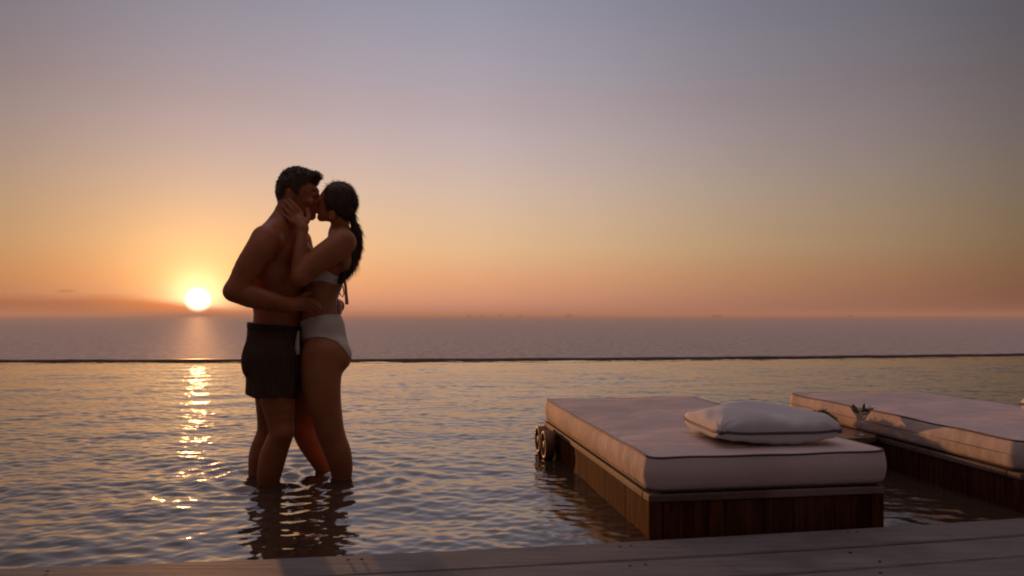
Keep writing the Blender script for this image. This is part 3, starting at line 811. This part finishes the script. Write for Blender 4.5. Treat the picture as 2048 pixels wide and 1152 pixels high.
def strands(name, ob, mat, n, length, dirf, seed=1, out=.002):
    '''fine hairs rooted all over a hair mesh'''
    r_ = random.Random(seed); me = ob.data; V = []; Q = []; nv = len(me.vertices)
    for _ in range(n):
        v = me.vertices[r_.randrange(nv)]; p = v.co.copy(); nn = v.normal
        d = dirf(p, nn); d = (d-nn*d.dot(nn)*.85+nn*r_.uniform(.0, .3)+Vector([r_.uniform(-.25, .25) for _ in range(3)])).normalized()
        L_ = length*r_.uniform(.5, 1.2)
        a = tube_np([p-nn*.001, p+d*L_*.5+nn*out, p+d*L_+nn*out*r_.uniform(-.5, 1.5)], [.0009, .0008, .0003], 3); o = len(V)
        V += [tuple(q) for q in a[0]]; Q += [tuple(k+o for k in f) for f in a[1]]
    return from_np(name, V, Q, mat, ob)
def man():
    Yc = 3.73; W = (.40, .916, 0)
    B = Body((-1.50, 3.38, -.30), (-.60, 4.20, 1.60), GH)
    D = lambda a, b, Y=Yc: at(a, b, Y)
    # trunk
    T = [(551, 722, 46, 1.28), (552, 665, 42, 1.28), (556, 628, 40, 1.24), (554, 600, 42, 1.25), (557, 545, 50, 1.32), (560, 500, 49, 1.42), (560, 476, 36, 1.45)]
    for p, q in zip(T, T[1:]):
        B.cone(D(p[0], p[1]), D(q[0], q[1]), px(p[2], Yc), px(q[2], Yc), .014, W, (p[3]+q[3])/2)
    for sg in (-1, 1):                                   # pectorals, buttocks, shoulder blades
        c = np.array(D(588, 512)); c = c+sg*.075*np.array((.40, .916, 0)); B.ell(c, (.052, .075, .06), .03)
        c = np.array(D(529, 712)); c = c+sg*.075*np.array((.1, .98, 0)); B.ell(c, (.065, .085, .09), .04)
        c = np.array(D(541, 502)); c = c+sg*.08*np.array((.40, .916, 0)); B.ell(c, (.04, .06, .075), .03)
    # shoulder girdle
    limb(B, [(566, 454, Yc, 22), (534, 479, 3.57, 25)], .035); limb(B, [(566, 452, Yc, 22), (594, 482, 3.90, 24)], .035)
    # neck, head
    limb(B, [(563, 455, Yc, 27), (582, 415, 3.75, 26), (590, 400, 3.76, 26)], .03)
    Yh = 3.765
    H = lambda a, b, dy=0: at(a, b, Yh+dy)
    B.ell(H(594, 380), (.093, .077, .100), .015, rot=-8)
    B.cone(H(609, 390), H(611, 418), .070, .050, .02, sc_=.95)
    B.cone(H(600, 420), H(622, 431), .040, .020, .02, sc_=1.15)
    B.ell(H(623, 433), (.019, .026, .018), .012)
    B.ell(H(630, 380), (.018, .050, .010), .012, rot=-10)            # brow
    B.cone(H(634, 386, .004), H(642, 404, .004), .008, .013, .010)   # nose
    B.ell(H(643, 406, .004), (.011, .014, .009), .006)
    B.ell(H(633, 417), (.012, .022, .007), .006); B.ell(H(632, 423), (.012, .020, .007), .006)
    B.ell(H(633, 411), (.016, .030, .024), .010)
    for sg in (-1, 1):
        B.ell(H(628, 390, sg*.036), (.010, .016, .009), .006)        # lids
        B.ell(H(620, 404, sg*.045), (.024, .018, .018), .02)         # cheekbone
        B.ell(H(580, 390, sg*.076), (.019, .010, .033), .006, rot=10)
        B.ell(H(581, 389, sg*.088), (.011, .008, .020), .004, rot=10, op='cut')
    # near arm and hand on her waist
    limb(B, [(532, 481, 3.56, 29), (520, 502, 3.53, 29), (497, 535, 3.50, 26), (476, 572, 3.48, 21), (471, 582, 3.48, 20)], .03)
    B.ell(at(463, 585, 3.48), (.034, .03, .026), .02)
    limb(B, [(471, 582, 3.48, 21), (500, 592, 3.50, 23), (540, 602, 3.53, 19), (580, 611, 3.585, 13.5)], .025)
    limb(B, [(580, 611, 3.585, 13), (600, 607, 3.612, 14)], .015, w=(.3, -.1, 1), sc_=1.15)
    Yk = 3.622
    limb(B, [(588, 609, 3.60, 9), (609, 600, Yk, 6)], .012); limb(B, [(588, 609, 3.60, 9), (608, 611, Yk, 6)], .012)
    for pts in ([(609, 597, Yk, 5), (623, 600, 3.618, 4.3), (633, 606, 3.632, 3.9), (640, 613, 3.655, 3.4)],
                [(610, 603, Yk, 5), (625, 607, 3.616, 4.4), (634, 613, 3.632, 4.0), (641, 621, 3.655, 3.4)],
                [(609, 609, Yk, 5), (622, 614, 3.616, 4.2), (631, 620, 3.632, 3.8), (636, 627, 3.652, 3.3)],
                [(606, 614, Yk, 4.6), (617, 620, 3.618, 3.8), (625, 626, 3.632, 3.4), (629, 632, 3.648, 3.0)],
                [(592, 602, 3.60, 6), (603, 593, 3.618, 5), (612, 588, 3.635, 4.4), (620, 586, 3.65, 3.6)]):
        limb(B, pts, .004)
    # far arm round her back, fingers showing at the small of the back
    limb(B, [(597, 484, 3.91, 25), (612, 530, 3.97, 22), (624, 572, 4.0, 18), (645, 592, 4.0, 17), (668, 608, 3.985, 12)], .025)
    limb(B, [(668, 608, 3.985, 11), (678, 612, 3.93, 11)], .015, w=(0, 0, 1), sc_=1.2)
    for i, (a, b) in enumerate(((675, 604), (677, 611), (677, 618), (675, 625))):
        limb(B, [(678, b+1, 3.93, 5), (681-abs(i-1.5), b, 3.88, 4.2), (a+2, b, 3.835, 3.9), (a-3, b+1, 3.80, 3.4)], .004)
    # legs
    limb(B, [(548, 722, 3.645, 40), (556, 797, 3.625, 33), (561, 845, 3.62, 25.5), (562, 868, 3.62, 23.5), (553, 893, 3.625, 24.5), (546, 914, 3.63, 25.5), (540, 940, 3.635, 24), (537, 962, 3.64, 21.5), (534, 1010, 3.645, 14), (532, 1060, 3.65, 12)], .02)
    limb(B, [(546, 722, 3.82, 40), (545, 797, 3.83, 33), (541, 845, 3.84, 25), (537, 868, 3.84, 23), (527, 893, 3.83, 23), (522, 914, 3.825, 23.5), (519, 940, 3.82, 21), (517, 955, 3.815, 19), (516, 1000, 3.81, 13), (516, 1050, 3.81, 12)], .02)
    B.ell(at(566, 866, 3.60), (.045, .042, .05), .02)
    a = at(532, 1060, 3.65); ground_foot(B, a[0], a[1], 1); a = at(516, 1050, 3.81); ground_foot(B, a[0], a[1], 1)
    root = (at(530, 0, 3.73)[0], 3.73, -.27)
    p = finish(B, B.f, 'person', M['skin_m'], None, root)
    p.location = root
    # hair
    h = Body((-1.25, 3.62, 1.2), (-.85, 3.92, 1.60), .0035)
    h.ell(H(592, 376), (.0965, .083, .106), .01, rot=-8)
    h.cone(H(575, 388), H(570, 414), .049, .030, .02, sc_=1.35)
    mask = h.poly(pg([(646, 300), (648, 352), (641, 371), (622, 363), (605, 376), (599, 392), (592, 400), (588, 392), (587, 376), (573, 376), (570, 392), (572, 410), (562, 428), (530, 440), (530, 300)], Yh-.04))
    h.f = np.maximum(h.f, mask)
    h.cone(H(604, 354), H(627, 360), .036, .026, .012, sc_=1.7); h.cone(H(600, 350), H(632, 352), .026, .020, .012, sc_=1.9)
    h.cone(H(628, 351), H(636, 355), .018, .015, .01, sc_=1.8)
    X, Y, Z = np.meshgrid(*h.ax, indexing='ij', sparse=True)
    h.f += (.0028*np.sin(X*95+Y*70)*np.sin(Z*80+X*60+2)*np.sin(Y*110)+.0014*np.sin(X*310+Z*150+3*np.sin(Y*60))*np.sin(Y*290+X*40)+.0008*np.sin(Z*360+Y*270+X*200)).astype(np.float32)
    sh_ = finish(h, h.f, 'short_hair', M['hair'], p, root, 1)
    hc = Vector(H(596, 380))-Vector(root)
    strands('fine_hair', sh_, M['hair'], 2600, .016, lambda q, n: Vector((1, 0, .35)) if q.z > hc.z+.05 else Vector((.1, 0, -1)), 3)
    # swim shorts
    s = Body((-1.42, 3.40, .35), (-.95, 4.1, .86), GH)
    s.cone(D(553, 735), D(554, 640), px(52, Yc), px(48, Yc), .02, W, 1.28)
    limb(s, [(546, 715, 3.645, 47), (552, 830, 3.625, 41)], .03)
    limb(s, [(541, 715, 3.82, 46), (533, 830, 3.83, 44)], .02)
    for sg in (-1, 1):
        c = np.array(D(531, 715)); c = c+sg*.075*np.array((.1, .98, 0)); s.ell(c, (.077, .09, .11), .03)
    X, Y, Z = np.meshgrid(*s.ax, indexing='ij', sparse=True)
    fold = .006*np.sin(X*60+Y*35+Z*14)*np.clip((.78-Z)/.3, 0, 1)+.002*np.sin(Y*120+X*50)
    s.f += fold.astype(np.float32)
    top = at(0, 645, Yc)[2]+(-.25*(X-at(504, 0, Yc)[0]))*.35
    hem = at(0, 796, 3.64)[2]
    s.f = np.maximum(s.f, np.maximum(Z-top, hem+.01*np.sin(Y*20)-Z).astype(np.float32))
    sh = finish(s, s.f, 'swim_shorts', M['shorts'], p, root)
    w = s.like(); w.f = np.maximum(s.f-.003, np.maximum(Z-top-.004, top-.028-Z)).astype(np.float32)
    finish(w, w.f, 'waistband', M['shorts_band'], sh, root)
    for ob in p.children_recursive: pass
    tag(p, 'bare chested man in dark patterned swim shorts kissing, standing in the pool', 'person')
    return p
M['shorts_band'], _, _ = new_mat('dark_waistband', (.03, .016, .014), .8)
def woman():
    Yc = 3.80; W = (-.18, .98, 0)
    B = Body((-1.42, 3.42, -.30), (-.68, 4.22, 1.55), GH)
    D = lambda a, b, Y=Yc: at(a, b, Y)
    T = [(649, 698, 47, 1.22), (645, 656, 39, 1.28), (637, 630, 34, 1.28), (636, 603, 32, 1.3), (646, 566, 32, 1.35), (662, 528, 33, 1.38), (676, 494, 25, 1.5)]
    for p, q in zip(T, T[1:]):
        B.cone(D(p[0], p[1]), D(q[0], q[1]), px(p[2], Yc), px(q[2], Yc), .014, W, (p[3]+q[3])/2)
    for sg in (-1, 1):
        B.ell(D(631, 545, Yc+sg*.065), (.055, .06, .055), .03)       # bust
        B.ell(D(668, 709, Yc+sg*.072), (.081, .082, .09), .02, rot=25)   # buttocks
        B.ell(D(690, 518, Yc+sg*.07), (.03, .05, .06), .03)
    limb(B, [(680, 462, Yc, 17), (684, 482, 3.68, 22)], .03); limb(B, [(680, 462, Yc, 17), (684, 484, 3.92, 21)], .03)
    Yh = 3.765
    H = lambda a, b, dy=0: at(a, b, Yh+dy)
    limb(B, [(681, 478, Yc, 22), (679, 456, 3.79, 17.5), (682, 432, 3.77, 18)], .03)
    B.ell(H(680, 403), (.086, .072, .093), .015, rot=10)
    B.cone(H(662, 400), H(652, 423), .058, .040, .02, sc_=1.0)
    B.cone(H(668, 430), H(645, 435), .030, .019, .018, sc_=1.3)
    B.ell(H(641, 436), (.017, .021, .016), .010)
    B.cone(H(638, 396, -.018), H(630, 409, -.018), .007, .010, .009)
    B.ell(H(629, 410, -.018), (.009, .011, .007), .005)
    B.ell(H(635, 419), (.014, .020, .007), .006); B.ell(H(636, 425), (.013, .018, .007), .006)
    for sg in (-1, 1):
        B.ell(H(640, 399, sg*.032), (.009, .014, .008), .006)
        B.ell(H(664, 431, sg*.066), (.017, .009, .026), .005, rot=-15)
        B.ell(H(663, 430, sg*.076), (.009, .007, .015), .004, rot=-15, op='cut')
    # near arm up to his cheek
    limb(B, [(685, 485, 3.665, 27), (668, 499, 3.64, 26.5), (645, 515, 3.62, 25.5), (622, 534, 3.60, 22.5), (604, 550, 3.585, 18.5)], .025)
    B.ell(at(600, 557, 3.583), (.04, .036, .036), .02)
    limb(B, [(601, 555, 3.583, 17), (600, 530, 3.59, 16.5), (601, 500, 3.60, 13), (605, 470, 3.62, 9.6), (606, 455, 3.63, 9.6)], .02)
    limb(B, [(606, 456, 3.63, 9), (601, 442, 3.645, 10)], .012, w=(1, -.1, -.3), sc_=1.25)
    Yk = 3.655
    for (a, b) in ((602, 426), (595, 430), (588, 435), (583, 441)):
        limb(B, [(603, 450, 3.635, 8), (a, b, Yk, 5.2)], .010)
    for pts in ([(602, 426, Yk, 4.6), (592, 414, 3.652, 4.1), (584, 405, 3.66, 3.7), (577, 398, 3.668, 3.1)],
                [(595, 430, Yk, 4.6), (584, 418, 3.652, 4.1), (577, 409, 3.662, 3.7), (570, 402, 3.672, 3.1)],
                [(588, 435, Yk, 4.4), (578, 425, 3.655, 3.9), (571, 417, 3.666, 3.5), (566, 409, 3.675, 3.0)],
                [(583, 441, Yk, 4.0), (574, 434, 3.66, 3.5), (568, 428, 3.67, 3.1), (563, 421, 3.68, 2.7)],
                [(608, 450, 3.64, 6), (616, 439, 3.655, 5), (617, 429, 3.665, 4.3), (614, 418, 3.672, 3.5)]):
        limb(B, pts, .004)
    # far arm folded against his chest
    limb(B, [(684, 490, 3.935, 22), (655, 528, 3.96, 19), (632, 552, 3.97, 16), (618, 528, 3.95, 14), (606, 503, 3.93, 9)], .02)
    limb(B, [(606, 503, 3.93, 9), (600, 490, 3.92, 10)], .012)
    # legs
    limb(B, [(645, 712, 3.715, 43), (642, 760, 3.70, 39), (646, 800, 3.70, 35), (655, 838, 3.705, 29.5), (660, 862, 3.71, 27.5), (668, 885, 3.72, 26), (676, 906, 3.725, 25.5), (682, 932, 3.74, 22.5), (683, 955, 3.75, 19.5), (681, 1005, 3.76, 13), (680, 1045, 3.77, 11.5)], .02)
    limb(B, [(642, 712, 3.885, 42), (628, 770, 3.89, 37), (612, 825, 3.90, 28), (606, 850, 3.90, 24), (615, 878, 3.905, 22), (627, 900, 3.91, 20.5), (640, 925, 3.92, 16.5), (650, 948, 3.93, 13.5), (655, 985, 3.94, 12), (657, 1030, 3.945, 11)], .02)
    a = at(680, 1045, 3.77); ground_foot(B, a[0], a[1], -1); a = at(657, 1020, 3.945); ground_foot(B, a[0], a[1], -1)
    root = (at(665, 0, 3.8)[0], 3.8, -.27)
    p = finish(B, B.f, 'person', M['skin_f'], None, root); p.location = root
    # hair and ponytail
    h = Body((-1.10, 3.62, 1.2-.16+.1), (-.72, 3.92, 1.56), .0035)
    h.ell(H(679, 402), (.0905, .0785, .0985), .01, rot=10)
    h.cone(H(690, 425), H(690, 438), .028, .018, .02, sc_=1.6)
    mask = h.poly(pg([(645, 340), (643, 380), (645, 396), (651, 412), (656, 420), (668, 419), (675, 430), (676, 443), (697, 448), (740, 450), (740, 340)], Yh-.045))
    h.f = np.maximum(h.f, mask)
    X, Y, Z = np.meshgrid(*h.ax, indexing='ij', sparse=True)
    h.f += (.0010*np.sin(np.arctan2(Z-1.38, X+.84)*50+Y*30)).astype(np.float32)
    hr = finish(h, h.f, 'hair', M['hair2'], p, root, 1)
    tc_ = Vector(at(703, 432, 3.79))-Vector(root)
    strands('fine_hair', hr, M['hair2'], 1500, .03, lambda q, n: (tc_-q).normalized(), 4, .0008)
    t = Body((-.92, 3.66, .94), (-.68, 3.98, 1.40), .0035)
    limb(t, [(697, 426, 3.79, 10), (704, 434, 3.80, 6.5), (707, 446, 3.81, 6), (711, 462, 3.815, 9.5), (712, 482, 3.815, 10.5), (711, 500, 3.815, 10.5), (704, 519, 3.80, 12), (696, 536, 3.78, 11), (687, 548, 3.755, 8), (679, 557, 3.735, 3.5)], .012, sc_=1.25)
    X, Y, Z = np.meshgrid(*t.ax, indexing='ij', sparse=True)
    t.f += (.0018*np.sin(X*420+Z*30+Y*160)+.0012*np.sin(Y*390+Z*60)).astype(np.float32)
    pt = finish(t, t.f, 'ponytail', M['hair2'], p, root, 1)
    strands('fine_hair', pt, M['hair2'], 1500, .04, lambda q, n: Vector((-.15 if q.z < 1.4 else .2, 0, -1)), 5, .0006)
    B2 = Body((-.84, 3.76, 1.28), (-.80, 3.84, 1.34), .0035)
    tube('hair_band', [tuple(np.array(at(704+5.5*math.cos(a), 436-2*math.cos(a), 3.80+.02*math.sin(a)))-np.array(root)) for a in np.linspace(0, 6.283, 17)[:-1]], .0035, M['piping'], p, closed=True)
    # swimwear follows the body surface
    X, Y, Z = np.meshgrid(*B.ax, indexing='ij', sparse=True)
    r_ = random.Random(11); SV = []; SQ = []
    for i in range(46):
        if i == 30:
            from_np('loose_hair', SV, SQ, M['hair2'], p); SV = []; SQ = []
        if i < 30:
            f = r_.random(); a0 = at(r_.uniform(706, 716), 470+60*f, 3.80+r_.uniform(-.02, .02)); d = Vector((r_.uniform(-.01, .022), r_.uniform(-.01, .01), r_.uniform(-.07, -.03)))
        else:
            an = r_.uniform(-.2, 2.6); a0 = at(679+36*math.cos(an), 402-39*math.sin(an), 3.765+r_.uniform(-.03, .03)); d = Vector((math.sin(an)*.03*r_.choice((1, .6)), r_.uniform(-.01, .01), -math.cos(an)*.03))
        a0 = Vector(a0)-Vector(root); b0 = Vector((d.z*.25, 0, -d.x*.25))*r_.choice((-1, 1))
        v_, q_ = tube_np([a0, a0+d*.5+b0, a0+d], [.0007, .0006, .0003], 4); o_ = len(SV)
        SV += [tuple(p_) for p_ in v_]; SQ += [tuple(k+o_ for k in q) for q in q_]
    from_np('loose_hair', SV, SQ, M['hair2'], p)
    # keep the cloth off the arms: only the trunk field
    Tr = B.like()
    for a, q in zip(T, T[1:]):
        Tr.cone(D(a[0], a[1]), D(q[0], q[1]), px(a[2], Yc), px(q[2], Yc), .03, W, (a[3]+q[3])/2)
    for sg in (-1, 1):
        Tr.ell(D(631, 545, Yc+sg*.065), (.055, .06, .055), .03); Tr.ell(D(690, 518, Yc+sg*.07), (.03, .05, .06), .03)
        Tr.ell(D(668, 709, Yc+sg*.072), (.081, .082, .09), .02, rot=25)
    Tr2 = Tr.f.copy()
    limb(Tr, [(645, 712, 3.715, 43), (642, 760, 3.70, 39)], .02); limb(Tr, [(642, 712, 3.885, 42), (628, 770, 3.89, 37)], .02)
    m1 = Tr.poly(pg([(560, 655), (600, 642), (631, 632), (654, 628), (676, 630), (740, 636), (740, 728), (699, 722), (695, 711), (687, 696), (674, 683), (655, 676), (635, 674), (615, 677), (602, 683), (560, 692)], Yc-.11))
    m2 = Tr.poly(pg([(560, 655), (600, 642), (654, 628), (740, 636), (740, 730), (690, 752), (640, 765), (560, 720)], Yc))
    m2 = np.maximum(m2, np.abs(Y-Yc)-.055)
    f = np.maximum(Tr.f-.0045, np.minimum(m1, m2)).astype(np.float32)
    bo = finish(Tr, f, 'bikini_bottom', M['swim'], p, root, 1)
    m3 = Tr.poly(pg([(600, 528), (640, 532), (655, 540), (672, 552), (720, 554), (720, 572), (684, 571), (672, 570), (646, 562), (600, 568)], Yc-.08))
    f = np.maximum(Tr2-.0045, m3).astype(np.float32)
    tp = finish(Tr, f, 'bikini_top', M['swim'], p, root, 1)
    rt = np.array(root)
    def rb(pts, wd, par, fold=.05, side=(.9, -.35, 0)): ribbon('tie', [tuple(np.array(at(*q))-rt) for q in pts], [px(v, 3.78) for v in wd], M['swim'], par, side=side, fold=fold)
    rb([(684, 561, 3.775), (688, 559, 3.78), (691, 570, 3.78), (692, 585, 3.78), (694, 609, 3.78)], [4, 6, 6, 7, 9], tp)
    rb([(685, 561, 3.76), (681, 574, 3.755), (676, 586, 3.745), (672, 600, 3.735), (671, 615, 3.73), (672, 628, 3.73)], [5, 7, 7, 6, 5, 5], tp, 0, (1, -.3, 0))
    rb([(684, 562, 3.79), (679, 570, 3.80), (677, 580, 3.81), (681, 590, 3.81), (685, 594, 3.80), (688, 588, 3.79), (686, 572, 3.785)], [3, 2.5, 2.5, 2, 2, 2, 2.5], tp, 0)
    B3 = at(686, 560, 3.775)
    bm = bmesh.new(); bmesh.ops.create_icosphere(bm, subdivisions=2, radius=.011)
    for v in bm.verts: v.co = Vector((v.co.x*1.1, v.co.y, v.co.z*1.2))+Vector(B3)-Vector(root)
    from_bm('knot', bm, M['swim'], tp, True)
    rb([(597, 662, 3.655), (595, 680, 3.645), (594, 695, 3.64), (593.5, 709, 3.635)], [4, 7, 9.5, 12], bo, 0, (1, -.1, 0))
    # ring on the finger
    c = np.array(at(581, 428, 3.657))-rt; d = Vector(at(578, 425, 3.655))-Vector(at(588, 435, 3.655)); d.normalize()
    u = d.cross(Vector((0, 1, 0))).normalized(); w = d.cross(u)
    tube('finger_ring', [tuple(Vector(c)+u*.0108*math.cos(a)+w*.0108*math.sin(a)) for a in np.linspace(0, 6.283, 21)[:-1]], .0016, M['lens'], p, closed=True)
    tag(p, 'woman in white bikini with long ponytail kissing the man, standing in the pool', 'person')
man(); woman()

sc.view_settings.view_transform = 'Standard'; sc.view_settings.look = 'None'
sc.view_settings.exposure = 0; sc.view_settings.gamma = 1
sc.cycles.sample_clamp_indirect = 6; sc.cycles.sample_clamp_direct = 30
sc.cycles.use_denoising = True
sc.cycles.max_bounces = 8; sc.cycles.caustics_reflective = False

def haze():
    bm = bmesh.new(); bm_box(bm, -61000, 61000, -61000, 61000, -23.5, 60)
    m = bpy.data.materials.new('sea_haze'); m.use_nodes = True; t = NT(m.node_tree); t.n.clear()
    o_ = t.add('ShaderNodeOutputMaterial'); v = t.add('ShaderNodeVolumePrincipled')
    v.inputs['Color'].default_value = (.95, .8, .8, 1); v.inputs['Density'].default_value = .00012; v.inputs['Anisotropy'].default_value = .2
    t.link(v.outputs[0], o_.inputs['Volume'])
    o = from_bm('haze', bm, m); tag(o, kind='stuff')
haze()
sc.cycles.filter_width = 2.0
